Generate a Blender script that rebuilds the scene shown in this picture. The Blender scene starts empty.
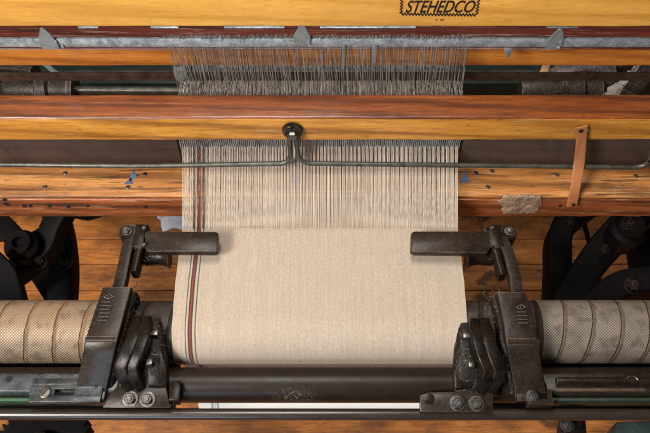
import bpy, bmesh, math, random
from mathutils import Vector, Matrix
random.seed(7)
R = math.radians
scene = bpy.context.scene
COL = scene.collection
ZC = 0.88                      # height of the cloth plane (floor is z = 0)

# ------------------------------------------------------------------ camera
F, PITCH, DIST = 750.0, R(56), 1.26
CAM = Vector((0, -DIST*math.cos(PITCH), ZC + DIST*math.sin(PITCH)))
cd = bpy.data.cameras.new('camera'); cam = bpy.data.objects.new('camera', cd); COL.objects.link(cam)
cam.location = CAM; cam.rotation_euler = (R(90)-PITCH, 0, 0)
cd.sensor_width = 36; cd.lens = 36*F/650; cd.clip_start = 0.02; cd.clip_end = 60
cd.dof.use_dof = True; cd.dof.focus_distance = 1.26; cd.dof.aperture_fstop = 11
scene.camera = cam

def ray(u, v):
    x = (u-325)/F; y = (216.5-v)/F
    s, c = math.sin(PITCH), math.cos(PITCH)
    return Vector((x, c + y*s, -s + y*c))
def az(u, v, z):               # a measured spot on the horizontal plane at height ZC+z
    d = ray(u, v); t = (ZC+z-CAM.z)/d.z
    return CAM + d*t
def ay(u, v, y):               # a measured spot on the upright plane at depth y
    d = ray(u, v); t = (y-CAM.y)/d.y
    return CAM + d*t

# ------------------------------------------------------------------ object helpers
WLOC = {}
def tag(o, label=None, cat=None, group=None, kind=None):
    if label: o['label'] = label
    if cat: o['category'] = cat
    if group: o['group'] = group
    if kind: o['kind'] = kind
    return o
def thing(name, label, cat, loc, group=None):
    o = bpy.data.objects.new(name, None); COL.objects.link(o)
    o.location = loc; o.empty_display_size = .05; WLOC[o] = Vector(loc)
    return tag(o, label, cat, group)

class MB:
    def __init__(s): s.bm = bmesh.new(); s.uv = None
    def _face(s, vs, mi=0, smooth=False):
        try:
            f = s.bm.faces.new(vs); f.material_index = mi; f.smooth = smooth; return f
        except ValueError: return None
    def merge(s, b, M=None, mi=0, smooth=None):
        if M is not None: b.transform(M)
        mp = {v: s.bm.verts.new(v.co) for v in b.verts}
        for f in b.faces: s._face([mp[v] for v in f.verts], mi, f.smooth if smooth is None else smooth)
        b.free(); return s
    def box(s, lo, hi, bev=.002, mi=0, M=None, seg=2):
        b = bmesh.new(); lo = Vector(lo); hi = Vector(hi)
        bmesh.ops.create_cube(b, size=1)
        b.transform(Matrix.Translation((lo+hi)/2) @ Matrix.Diagonal((*(hi-lo), 1)))
        if bev: bmesh.ops.bevel(b, geom=b.edges[:], offset=bev, segments=seg, profile=.5, affect='EDGES')
        return s.merge(b, M, mi)
    def cyl(s, p0, p1, r, seg=24, r2=None, bev=0, mi=0, smooth=True):
        p0 = Vector(p0); p1 = Vector(p1); r2 = r if r2 is None else r2
        prof = [(0, 0), (r, 0), (r2, 1), (0, 1)]
        L = (p1-p0).length
        if bev:
            b = bev/L
            prof = [(0, 0), (r-bev, 0), (r-bev*.3, b*.3), (r, b), (r2, 1-b), (r2-bev*.3, 1-b*.3), (r2-bev, 1), (0, 1)]
        return s.lathe(p0, p1, prof, seg, mi, smooth)
    def lathe(s, p0, p1, prof, seg=24, mi=0, smooth=True):
        p0 = Vector(p0); p1 = Vector(p1); ax = (p1-p0); L = ax.length; ax.normalize()
        q = ax.to_track_quat('Z', 'Y')
        rings = []
        for r, t in prof:
            if r < 1e-7: rings.append([s.bm.verts.new(p0+ax*L*t)])
            else: rings.append([s.bm.verts.new(p0+ax*L*t + q @ Vector((r*math.cos(k*2*math.pi/seg), r*math.sin(k*2*math.pi/seg), 0))) for k in range(seg)])
        for a, b in zip(rings, rings[1:]):
            for k in range(seg):
                k2 = (k+1) % seg
                if len(a) == 1 and len(b) == 1: continue
                if len(a) == 1: s._face([a[0], b[k2], b[k]], mi, False)
                elif len(b) == 1: s._face([a[k], a[k2], b[0]], mi, False)
                else: s._face([a[k], a[k2], b[k2], b[k]], mi, smooth)
        return s
    def sweep(s, pts, w, t, up=(0, 0, 1), n=2, mi=0, smooth=True, prof=None, caps=True, rect=None, across=None):
        """sweep a super-elliptic section (half sizes w across, t along up) along pts; w and t may be lists"""
        pts = [Vector(p) for p in pts]; N = len(pts); up = Vector(up)
        W = w if isinstance(w, (list, tuple)) else [w]*N
        T = t if isinstance(t, (list, tuple)) else [t]*N
        seg = prof or 12
        if rect is not None: seg = 16
        rings = []
        for i, p in enumerate(pts):
            d = (pts[min(i+1, N-1)] - pts[max(i-1, 0)]).normalized()
            a = d.cross(up)
            if a.length < 1e-5: a = d.cross(Vector((0, 1, .01)))
            if across is not None: a = Vector(across)*(1 if a.dot(Vector(across)) >= 0 else -1)
            a.normalize(); b = a.cross(d).normalized()
            ring = []
            for k in range(seg):
                if rect is not None:
                    q, j = divmod(k, 4); sx = (1, -1, -1, 1)[q]; sy = (1, 1, -1, -1)[q]; an = math.pi/2*(q + j/3)
                    ring.append(s.bm.verts.new(p + a*(sx*(W[i]-rect)+rect*math.cos(an)) + b*(sy*(T[i]-rect)+rect*math.sin(an)))); continue
                th = 2*math.pi*(k+.5)/seg; c, sn = math.cos(th), math.sin(th)
                e = 2/n
                x = math.copysign(abs(c)**e, c)*W[i]; y = math.copysign(abs(sn)**e, sn)*T[i]
                ring.append(s.bm.verts.new(p + a*x + b*y))
            rings.append(ring)
        for a, b in zip(rings, rings[1:]):
            for k in range(seg): s._face([a[k], b[k], b[(k+1) % seg], a[(k+1) % seg]], mi, smooth)
        if caps:
            s._face(rings[0], mi); s._face(rings[-1][::-1], mi)
        return s
    def tube(s, pts, r, seg=10, mi=0): return s.sweep(pts, r, r, n=2, prof=seg, mi=mi)
    def prism(s, pts, vec, bev=.0015, mi=0, seg=2):
        b = bmesh.new(); vec = Vector(vec)
        lo = [b.verts.new(Vector(p)) for p in pts]; hi = [b.verts.new(Vector(p)+vec) for p in pts]
        n = len(pts)
        b.faces.new(lo[::-1]); b.faces.new(hi)
        for k in range(n): b.faces.new([lo[k], lo[(k+1) % n], hi[(k+1) % n], hi[k]])
        bmesh.ops.recalc_face_normals(b, faces=b.faces[:])
        if bev: bmesh.ops.bevel(b, geom=b.edges[:], offset=bev, segments=seg, profile=.5, affect='EDGES')
        return s.merge(b, None, mi)
    def hexnut(s, c, ax, r, h, mi=0, stud=True):
        c = Vector(c); ax = Vector(ax).normalized()
        s.lathe(c, c+ax*h, [(0, 0), (r*1.35, 0), (r*1.35, .18), (r*.95, .2)], 20, mi)          # washer
        s.lathe(c+ax*h*.2, c+ax*h, [(r, 0), (r, .8), (r*.82, 1), (0, 1)], 6, mi, False)
        if stud: s.lathe(c+ax*h, c+ax*h*1.35, [(r*.48, 0), (r*.48, .8), (r*.4, 1), (0, 1)], 12, mi)
        return s
    def jitter(s, amt, scale=60, seed=0):
        from mathutils import noise
        for v in s.bm.verts:
            n = noise.noise_vector(v.co*scale + Vector((seed, seed*2, 0)))
            v.co += n*amt
        return s
    def build(s, name, mats, parent=None, recalc=True, origin=None):
        if recalc: bmesh.ops.recalc_face_normals(s.bm, faces=s.bm.faces[:])
        co = [v.co for v in s.bm.verts]
        lo = Vector([min(c[i] for c in co) for i in range(3)]); hi = Vector([max(c[i] for c in co) for i in range(3)])
        c = Vector(origin) if origin else ((lo+hi)/2 if parent else Vector(((lo.x+hi.x)/2, (lo.y+hi.y)/2, lo.z)))
        s.bm.transform(Matrix.Translation(-c))
        me = bpy.data.meshes.new(name); s.bm.to_mesh(me); s.bm.free(); me.set_sharp_from_angle(angle=R(38))
        for m in (mats if isinstance(mats, (list, tuple)) else [mats]): me.materials.append(m)
        o = bpy.data.objects.new(name, me); COL.objects.link(o)
        if parent: o.parent = parent; o.location = c - WLOC[parent]
        else: o.location = c
        WLOC[o] = c
        return o

# ------------------------------------------------------------------ materials
class NT:
    def __init__(s, name):
        s.m = bpy.data.materials.new(name); s.m.use_nodes = True
        s.t = s.m.node_tree; s.b = s.t.nodes['Principled BSDF']
    def n(s, typ, **kw):
        nd = s.t.nodes.new(typ)
        for k, v in kw.items():
            if k.startswith('i_'):
                key = k[2:]; key = int(key) if key.isdigit() else key.replace('_', ' ')
                sock = nd.inputs[key]
                if hasattr(v, 'is_output') or isinstance(v, bpy.types.NodeSocket): s.t.links.new(v, sock)
                else: sock.default_value = v
            else: setattr(nd, k, v)
        return nd
    def link(s, a, b): s.t.links.new(a, b)
    def coord(s, scale=(1, 1, 1), loc=(0, 0, 0), rot=(0, 0, 0), src='Object', rnd=True):
        tc = s.n('ShaderNodeTexCoord'); o = tc.outputs[src]
        if rnd:
            oi = s.n('ShaderNodeObjectInfo'); ml = s.n('ShaderNodeMath', operation='MULTIPLY', i_0=oi.outputs['Random'], i_1=37.0)
            ad = s.n('ShaderNodeVectorMath', operation='ADD', i_0=o, i_1=ml.outputs[0]); o = ad.outputs[0]
        mp = s.n('ShaderNodeMapping', i_Vector=o); mp.inputs['Scale'].default_value = scale
        mp.inputs['Location'].default_value = loc; mp.inputs['Rotation'].default_value = rot
        return mp.outputs[0]
    def noise(s, vec, scale, detail=4, rough=.55, dist=0):
        return s.n('ShaderNodeTexNoise', i_Vector=vec, i_Scale=scale, i_Detail=detail, i_Roughness=rough, i_Distortion=dist).outputs['Fac']
    def ramp(s, fac, stops, interp='LINEAR'):
        r = s.n('ShaderNodeValToRGB', i_Fac=fac); r.color_ramp.interpolation = interp
        els = r.color_ramp.elements
        while len(els) < len(stops): els.new(.5)
        for e, (p, c) in zip(els, stops):
            e.position = p; e.color = (c, c, c, 1) if not isinstance(c, (tuple, list)) else (*c, 1)
        return r.outputs['Color']
    def mix(s, fac, a, b, mode='MIX'):
        m = s.n('ShaderNodeMix', data_type='RGBA', blend_type=mode)
        for sock, val in ((m.inputs[0], fac), (m.inputs[6], a), (m.inputs[7], b)):
            if isinstance(val, bpy.types.NodeSocket): s.link(val, sock)
            elif isinstance(val, (tuple, list)): sock.default_value = (*val, 1)
            else: sock.default_value = val
        return m.outputs[2]
    def math(s, op, a, b=0.0, clamp=False):
        return s.n('ShaderNodeMath', operation=op, i_0=a, i_1=b, use_clamp=clamp).outputs[0]
    def bump(s, h, strength=.3, dist=.001):
        bp = s.n('ShaderNodeBump', i_Height=h, i_Strength=strength, i_Distance=dist)
        s.link(bp.outputs[0], s.b.inputs['Normal'])
    def out(s, color=None, rough=.5, metal=0, spec=.5, coat=0, sheen=0):
        for k, v in (('Base Color', color), ('Roughness', rough), ('Metallic', metal), ('Specular IOR Level', spec), ('Coat Weight', coat), ('Sheen Weight', sheen)):
            if v is None: continue
            if isinstance(v, bpy.types.NodeSocket): s.link(v, s.b.inputs[k])
            elif isinstance(v, tuple): s.b.inputs[k].default_value = (*v, 1)
            else: s.b.inputs[k].default_value = v
        return s.m

def wood(name, light, mid, dark, rough=.42, wear=None, wearamt=.5, grain=1.0, coat=.0, spots=.5, scratch=.35, streak=.3, thr=.54):
    t = NT(name)
    v = t.coord((3.4, 30*grain, 30*grain))
    n1 = t.noise(v, 1.0, 5, .6, 1.0)
    wv = t.n('ShaderNodeTexWave', wave_type='BANDS', bands_direction='DIAGONAL', i_Vector=t.coord((1.1, 22*grain, 22*grain)), i_Scale=1.0, i_Distortion=6, i_Detail=4, i_Detail_Scale=1.3, i_Detail_Roughness=.6).outputs['Fac']
    fine = t.noise(t.coord((16, 420, 420)), 1, 4, .65)
    pore = t.noise(t.coord((60, 800, 800)), 1, 2, .5)
    c = t.mix(t.ramp(n1, [(.3, 0.0), (.7, 1.0)]), light, mid)
    c = t.mix(t.ramp(wv, [(.45, 0.0), (.80, .45), (1.0, .75)]), c, dark)
    c = t.mix(t.ramp(fine, [(.46, 0.0), (.70, .6)]), c, dark)
    c = t.mix(t.ramp(pore, [(.58, 0.0), (.70, .55)]), c, tuple(x*.6 for x in dark))
    big = t.noise(t.coord((4, 9, 9)), 1.3, 5, .6)
    c = t.mix(t.ramp(big, [(.38, .45), (.62, 0.0)]), c, tuple(x*.75 for x in mid))
    # oily dark streaks and dents
    sp = t.noise(t.coord((3.2, 64, 64)), 1.4, 6, .7, .5)
    c = t.mix(t.ramp(sp, [(thr, 0.0), (thr+.13, streak)]), c, (.035, .014, .007))
    dn = t.noise(t.coord((28, 60, 60)), 1.6, 5, .7)
    c = t.mix(t.ramp(dn, [(.62, 0.0), (.70, spots)]), c, (.022, .011, .007))
    sc = t.noise(t.coord((5, 160, 90)), 1.5, 6, .75)
    if wear:
        c = t.mix(t.ramp(sc, [(.56, 0.0), (.68, wearamt)]), c, wear)
    h = t.math('ADD', t.math('MULTIPLY', fine, .6), t.math('ADD', t.math('MULTIPLY', dn, .7), t.math('MULTIPLY', pore, .3)))
    t.bump(h, .4, .0009)
    rg = t.math('ADD', t.math('MULTIPLY', t.math('ADD', dn, sc), scratch*.6), rough-.16)
    return t.out(c, rg, 0, .5, coat)

def metal(name, a, b, rough=.4, met=.7, dust=0.0, dustc=(.2, .18, .16), scale=40, bump=.25, edge=None, spec=.4):
    t = NT(name)
    n1 = t.noise(t.coord((1, 1, 1)), scale, 6, .65)
    n2 = t.noise(t.coord((1, 1, 1)), scale*6, 4, .6)
    c = t.mix(t.ramp(n1, [(.35, 0.0), (.7, 1.0)]), a, b)
    if dust: c = t.mix(t.ramp(n2, [(.52, 0.0), (.72, dust)]), c, dustc)
    m = met
    st = t.noise(t.coord((1, 1, 1)), scale*.35, 6, .7, 1.5)
    c = t.mix(t.ramp(st, [(.50, 0.0), (.68, .7)]), c, tuple(x*.35 for x in a))
    ln = t.noise(t.coord((30, 400, 400), rot=(.3, .5, .4)), 1, 3, .7)
    c = t.mix(t.ramp(ln, [(.66, 0.0), (.74, .35)]), c, tuple(min(1, x*3) for x in b))
    if edge:
        bv = t.n('ShaderNodeBevel', samples=4, i_Radius=.0022).outputs[0]
        nr = t.n('ShaderNodeNewGeometry').outputs['Normal']
        dt = t.n('ShaderNodeVectorMath', operation='DOT_PRODUCT', i_0=bv, i_1=nr).outputs['Value']
        e = t.math('MULTIPLY', t.ramp(dt, [(.90, 1.0), (.985, 0.0)]), t.ramp(n1, [(.38, .0), (.62, .9)]))
        c = t.mix(e, c, edge)
    t.bump(t.math('ADD', n1, t.math('MULTIPLY', n2, .4)), bump, .0012)
    rg = t.math('ADD', t.math('MULTIPLY', n1, .22), t.math('MULTIPLY', st, .35))
    return t.out(c, t.math('ADD', rg, rough-.27), m, spec)

def plain(name, col, rough=.6, var=.25, scale=80, met=0.0):
    t = NT(name); n = t.noise(t.coord(), scale, 4)
    c = t.mix(n, tuple(x*(1-var) for x in col), tuple(min(1, x*(1+var)) for x in col))
    t.bump(n, .2, .0006)
    return t.out(c, rough, met)

M = {}
M['oak'] = wood('golden varnished oak', (.86, .46, .10), (.76, .37, .065), (.58, .26, .045), .34, None, 0, .7, .2, .12, .2, .08)
M['cap_front'] = wood('worn yellow oak', (.74, .36, .062), (.58, .235, .032), (.20, .06, .010), .34, (.66, .48, .26), .35, .8, .1, .6, .35, .4)
M['cap_top'] = wood('red brown varnish', (.26, .072, .013), (.165, .038, .007), (.035, .009, .004), .30, (.52, .23, .08), .35, .8, .1, .6, .35, .5)
M['rail_red'] = wood('dark red varnish', (.12, .022, .010), (.09, .016, .008), (.035, .008, .005), .34, (.50, .42, .36), .5, 1.2, .1, .6)
M['rail_orange'] = wood('orange varnished wood', (.60, .22, .038), (.48, .15, .022), (.28, .075, .012), .34, (.62, .36, .14), .3, .9, .2, .35)
M['race'] = wood('bare worn race wood', (.66, .32, .095), (.50, .19, .045), (.11, .036, .011), .42, (.74, .52, .30), .5, .6, .05, .9, .4, .9, .51)
M['beam_red'] = wood('red brown worn beam', (.44, .125, .030), (.27, .066, .018), (.04, .013, .007), .42, (.58, .34, .17), .6, .7, .05, .9, .4, .9, .51)
M['lath']     = wood('plain lath', (.45, .25, .12), (.40, .2, .09), (.2, .09, .03), .5)
M['brown_iron'] = metal('brown painted iron', (.014, .0095, .007), (.029, .020, .0145), .34, .1, .35, (.075, .057, .044), 30, .35, (.17, .135, .11), .24)
M['dark_iron'] = metal('oily dark iron', (.0055, .0038, .0028), (.016, .0105, .0075), .30, .1, .35, (.05, .036, .028), 50, .5, (.13, .10, .08), .2)
M['lint_iron'] = metal('greasy linty iron', (.004, .003, .0025), (.010, .007, .005), .55, .0, .8, (.10, .078, .06), 45, .8, None, .2)
M['black_iron'] = metal('black cast iron', (.0022, .0018, .0016), (.0055, .0045, .004), .6, .0, .35, (.016, .012, .010), 25, .8, (.022, .017, .014), .13)
M['steel'] = metal('worn blue grey steel', (.032, .035, .036), (.085, .092, .095), .34, .4, .6, (.026, .022, .017), 60, .5)
M['galv'] = metal('mottled galvanised steel', (.26, .30, .33), (.58, .63, .67), .38, .45, .7, (.09, .09, .095), 95, .4)
M['fin']      = metal('dull grey sheet steel', (.24, .28, .30), (.36, .39, .40), .42, .55, .2, (.12, .12, .12), 70, .2)
M['rod_grey'] = metal('grey steel rod', (.060, .058, .048), (.12, .115, .095), .36, .5, .4, (.05, .045, .035), 60, .2)
M['heddle'] = metal('steel heddle wire', (.20, .20, .205), (.42, .415, .41), .36, .4, .5, (.10, .065, .05), 45, .1)
M['brown_steel'] = metal('brown steel bar', (.075, .045, .032), (.13, .085, .06), .35, .6, .3, (.2, .15, .11), 40, .15)
M['plate'] = metal('dark plate', (.055, .036, .029), (.070, .047, .037), .5, .1, .15, (.1, .08, .07), 14, .08)
M['bright_nut'] = metal('worn nut steel', (.10, .095, .09), (.22, .21, .20), .32, .85, .5, (.05, .04, .035), 90, .3)
M['green'] = metal('chipped green paint', (.020, .060, .025), (.030, .10, .04), .5, .05, 1.0, (.035, .03, .025), 30, .3)
M['green_dark'] = metal('dark green paint', (.010, .022, .015), (.014, .030, .019), .5, .05, .6, (.02, .018, .016), 25, .2)
M['rust'] = metal('rusty casting', (.016, .010, .008), (.045, .030, .024), .5, .1, .6, (.17, .14, .125), 40, .4, (.35, .30, .27))
M['worn_grey'] = metal('worn grey casting', (.05, .042, .04), (.16, .135, .13), .42, .2, .6, (.36, .32, .30), 45, .4, (.45, .40, .38))
M['mark'] = metal('rubbed raised marks', (.085, .075, .066), (.13, .115, .10), .42, .2, .2, (.16, .14, .12), 60, .2)
M['rust_dark'] = metal('rust dust', (.045, .028, .016), (.09, .06, .035), .8, 0, .5, (.05, .03, .02), 60, .5)
M['teal']     = metal('teal grey paint', (.05, .075, .08), (.08, .11, .115), .45, .1, .4, (.03, .03, .03), 20, .2)
M['paint_black'] = plain('black paint', (.012, .010, .009), .5)
M['blue_mark'] = plain('blue chalk', (.07, .11, .22), .8, .35, 160)
M['hole']     = plain('dark hole', (.008, .006, .005), .9)
M['screw']    = metal('dull screw', (.08, .072, .064), (.17, .155, .135), .4, .7, .5, (.08, .06, .05), 120, .2)
def mat_patch():
    t = NT('dried glue and torn paper'); n = t.noise(t.coord((1, 1, 2)), 60, 6, .75, 1.0); n2 = t.noise(t.coord(), 24, 4, .6); n3 = t.noise(t.coord((1, 1, 1)), 220, 4, .7)
    c = t.mix(t.ramp(n, [(.32, 0.0), (.66, 1.0)]), (.20, .12, .07), (.46, .34, .24))
    c = t.mix(t.ramp(n2, [(.5, 0.0), (.68, .7)]), c, (.13, .06, .03)); c = t.mix(t.ramp(n3, [(.55, 0.0), (.7, .6)]), c, (.58, .47, .37))
    t.bump(t.math('ADD', n, n3), .7, .002); return t.out(c, .85)
M['patch'] = mat_patch()
M['scrap'] = plain('pale blue grey cloth', (.22, .23, .26), .9, .3, 90)
M['rag'] = plain('dusty grey rag', (.27, .235, .205), .9, .6, 40)

M['lint'] = plain('grey lint', (.17, .14, .115), .95, .4, 60)
def mat_leather():
    t = NT('tan leather'); n = t.noise(t.coord(), 60, 6, .6); n2 = t.noise(t.coord((1, 1, .2)), 25, 4)
    c = t.mix(n, (.30, .105, .034), (.42, .165, .06)); c = t.mix(t.ramp(n2, [(.48, 0.0), (.66, .7)]), c, (.16, .055, .022))
    t.bump(n, .3, .0008); return t.out(c, .55)
M['leather'] = mat_leather()

def mat_breast():
    t = NT('smooth dark brown breast bar')
    n1 = t.noise(t.coord(), 35, 6, .6); n2 = t.noise(t.coord(), 420, 3, .7); n3 = t.noise(t.coord((1, 5, 5)), 14, 4)
    c = t.mix(n1, (.009, .0055, .004), (.016, .010, .007))
    c = t.mix(t.ramp(n3, [(.58, 0.0), (.75, .4)]), c, (.04, .028, .022))
    g = t.n('ShaderNodeNewGeometry').outputs['Position']
    p = az(295, 396, -.045)
    dv = t.n('ShaderNodeVectorMath', operation='SUBTRACT', i_0=g, i_1=tuple(p)).outputs[0]
    ds = t.n('ShaderNodeVectorMath', operation='MULTIPLY', i_0=dv, i_1=(26, 75, 20)).outputs[0]
    ln = t.n('ShaderNodeVectorMath', operation='LENGTH', i_0=ds).outputs['Value']
    fall = t.ramp(ln, [(.0, .9), (.5, .45), (1.0, 0.0)])
    sc = t.noise(t.coord((1, 1, 1), rot=(0, .3, .6)), 260, 4, .75, .8)
    k = t.math('MULTIPLY', t.ramp(sc, [(.50, 0.0), (.66, 1.0)]), fall)
    c = t.mix(k, c, (.24, .21, .185))
    t.bump(t.math('ADD', n1, t.math('MULTIPLY', n2, .2)), .18, .001)
    return t.out(c, t.math('ADD', t.math('MULTIPLY', n1, .25), .26), .0, .24)
M['breast'] = mat_breast()

def mat_front_rod():
    t = NT('polished front rod'); n1 = t.noise(t.coord((2, 8, 8)), 14, 5)
    c = t.mix(n1, (.016, .011, .009), (.035, .025, .021))
    t.bump(t.noise(t.coord(), 90, 5), .1, .0006)
    return t.out(c, t.math('ADD', t.math('MULTIPLY', n1, .25), .16), 0, .5, .1)
M['front_rod'] = mat_front_rod()

def mat_cloth():
    t = NT('natural linen cloth')
    uv = t.n('ShaderNodeTexCoord').outputs['UV']
    sp = t.n('ShaderNodeSeparateXYZ', i_0=uv)
    def mp(sc): 
        m = t.n('ShaderNodeMapping', i_Vector=uv); m.inputs['Scale'].default_value = sc; return m.outputs[0]
    warp = t.n('ShaderNodeTexWave', wave_type='BANDS', bands_direction='X', i_Vector=mp((1, .03, 1)), i_Scale=170, i_Distortion=1.2, i_Detail=2, i_Detail_Scale=30).outputs['Fac']
    weft = t.n('ShaderNodeTexWave', wave_type='BANDS', bands_direction='Y', i_Vector=mp((.03, 1, 1)), i_Scale=230, i_Distortion=1.2, i_Detail=2, i_Detail_Scale=30).outputs['Fac']
    slubv = t.noise(mp((520, 26, 1)), 1, 4, .65)
    slubh = t.noise(mp((22, 560, 1)), 1, 4, .65)
    big = t.noise(mp((9, 7, 1)), 1, 3)
    c = t.mix(t.ramp(slubv, [(.25, 0.0), (.75, 1.0)]), (.30, .24, .188), (.475, .405, .34))
    c = t.mix(t.ramp(slubh, [(.35, .35), (.6, 0.0)]), c, (.36, .28, .205))
    fz = t.noise(mp((620, 190, 1)), 1, 3, .7)
    fw = t.noise(mp((160, 700, 1)), 1, 3, .7)
    c = t.mix(t.ramp(fw, [(.36, .45), (.54, 0.0)]), c, (.24, .18, .13))
    c = t.mix(t.ramp(fz, [(.34, .5), (.52, 0.0)]), c, (.235, .178, .13))
    c = t.mix(t.ramp(fz, [(.54, 0.0), (.70, .4)]), c, (.55, .47, .385))
    c = t.mix(t.math('MULTIPLY', t.math('MULTIPLY', warp, weft), .35), c, (.60, .50, .40))
    c = t.mix(t.ramp(big, [(.35, .25), (.65, 0.0)]), c, (.40, .31, .235))
    bands = t.noise(mp((150, 1.5, 1)), 1, 4, .7); c = t.mix(t.ramp(bands, [(.40, .28), (.56, 0.0)]), c, (.30, .235, .175))
    slubs = t.noise(mp((30, 900, 1)), 1, 2, .5); c = t.mix(t.ramp(slubs, [(.66, 0.0), (.74, .35)]), c, (.60, .52, .43))
    u = t.math('ADD', sp.outputs[0], t.math('MULTIPLY', t.math('SUBTRACT', slubv, .5), .0007))
    # selvedge stripes (fractions of the width)
    W = .4575
    sel, gap, gr, rd = (.375, .325, .252), (.36, .30, .235), (.05, .068, .056), (.115, .024, .020)
    st = [(0, sel), (.0435*W, gr), (.047*W, gap), (.0535*W, (.055, .018, .016)), (.056*W, rd), (.0595*W, (.17, .065, .05)), (.0615*W, rd), (.0655*W, (.055, .018, .016)), (.068*W, gap), (.0765*W, gr), (.0805*W, gap)]
    sc = t.ramp(t.math('MULTIPLY', u, 1/(.1*W)), [(p/(.1*W), c_) for p, c_ in st], 'CONSTANT')
    msk = t.math('MULTIPLY', t.math('LESS_THAN', u, .0805*W), t.math('GREATER_THAN', u, .0434*W))
    mk2 = t.math('MULTIPLY', msk, t.ramp(slubh, [(.3, .9), (.6, 1.0)]))
    c = t.mix(mk2, c, sc)
    h = t.math('ADD', t.math('ADD', t.math('MULTIPLY', warp, .5), t.math('MULTIPLY', weft, .5)), t.math('ADD', slubv, slubh))
    t.bump(h, .35, .0006)
    return t.out(c, .85, 0, .15, 0, .15)
M['cloth'] = mat_cloth()
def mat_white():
    t = NT('whitened cloth with blue marks'); uv = t.n('ShaderNodeTexCoord').outputs['UV']; x = t.n('ShaderNodeSeparateXYZ', i_0=uv).outputs[0]
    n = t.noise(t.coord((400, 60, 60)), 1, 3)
    c = t.mix(n, (.78, .80, .74), (.88, .89, .83))  # whiter than the woven sheet so the strip reads bright in shade
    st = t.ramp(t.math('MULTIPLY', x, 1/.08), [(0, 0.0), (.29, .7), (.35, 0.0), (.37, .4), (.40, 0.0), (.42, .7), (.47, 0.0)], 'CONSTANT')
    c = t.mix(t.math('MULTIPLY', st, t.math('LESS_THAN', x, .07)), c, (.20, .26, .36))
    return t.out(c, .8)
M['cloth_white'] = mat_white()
def yarn(name, col):
    t = NT(name); n = t.noise(t.coord((1, .1, 1)), 300, 3)
    return t.out(t.mix(n, tuple(x*.85 for x in col), tuple(min(1, x*1.12) for x in col)), .85, 0, .15)
M['yarn'] = yarn('natural linen yarn', (.56, .475, .39)); M['yarn_red'] = yarn('red yarn', (.15, .04, .033))
M['yarn_green'] = yarn('green yarn', (.05, .08, .062)); M['yarn_white'] = yarn('white yarn', (.52, .47, .39))

def mat_mesh(name, c1, c2, seam, metalness, seam_glint=None, tint=(.33, .19, .09)):
    t = NT(name)
    uv = t.n('ShaderNodeTexCoord').outputs['UV']; sp = t.n('ShaderNodeSeparateXYZ', i_0=uv)
    x, y = sp.outputs[0], sp.outputs[1]
    k = 2*math.pi/.0046
    a = t.math('SINE', t.math('MULTIPLY', x, k)); b = t.math('SINE', t.math('MULTIPLY', y, k))
    pr = t.math('MULTIPLY', a, b)
    dot = t.ramp(t.math('ADD', t.math('MULTIPLY', pr, .5), .5), [(.30, 0.0), (.55, 1.0)])
    n = t.noise(t.coord(), 30, 5); n2 = t.noise(t.coord(), 9, 3)
    c = t.mix(dot, c2, c1)
    c = t.mix(t.ramp(n, [(.45, 0.0), (.72, .6)]), c, c2)
    c = t.mix(t.ramp(n2, [(.45, 0.0), (.7, .45)]), c, tint)
    pitch = .0435
    wob = t.math('MULTIPLY', t.math('SUBTRACT', t.noise(t.coord(), 12, 4), .5), .012)
    n5 = t.noise(t.coord(), 55, 4)
    c = t.mix(t.ramp(n5, [(.52, 0.0), (.66, .6)]), c, (.09, .065, .05))
    n6 = t.noise(t.coord(), 7, 4)
    hx = t.math('ADD', t.math('ADD', x, wob), t.math('MULTIPLY', y, pitch/(2*math.pi*.05)))
    fr = t.math('FRACT', t.math('DIVIDE', hx, pitch))
    ed = t.math('MINIMUM', fr, t.math('SUBTRACT', 1.0, fr))
    line = t.ramp(ed, [(.015, 1.0), (.04, 0.0)])
    c = t.mix(t.math('MULTIPLY', line, .85), c, seam)
    glint = t.math('MULTIPLY', t.ramp(fr, [(.03, 1.0), (.10, 0.0)]), t.ramp(n6, [(.48, 0.0), (.58, .9)]))  # warm highlight along the seam lip, painted into the colour
    c = t.mix(glint, c, seam_glint or c2)
    lip = t.math('MULTIPLY', t.ramp(fr, [(.04, 1.0), (.12, 0.0)]), 2.0)
    h = t.math('ADD', t.math('ADD', dot, t.math('MULTIPLY', line, -3.0)), lip)
    t.bump(h, .8, .0011)
    return t.out(c, .5, metalness, .4)
M['mesh'] = mat_mesh('tinned wire mesh', (.36, .275, .19), (.125, .085, .055), (.10, .045, .022), .2, (.42, .20, .09))
M['mesh_shaded'] = mat_mesh('greyer shaded wire mesh', (.30, .258, .205), (.11, .085, .064), (.055, .032, .022), .2, (.16, .10, .06), (.17, .125, .09))  # greyer copy for the right end, with its dimmer light in the colour
M['mesh_dark'] = mat_mesh('oily dark mesh', (.075, .055, .045), (.022, .016, .014), (.015, .011, .01), .3, None, (.03, .02, .015))

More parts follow.
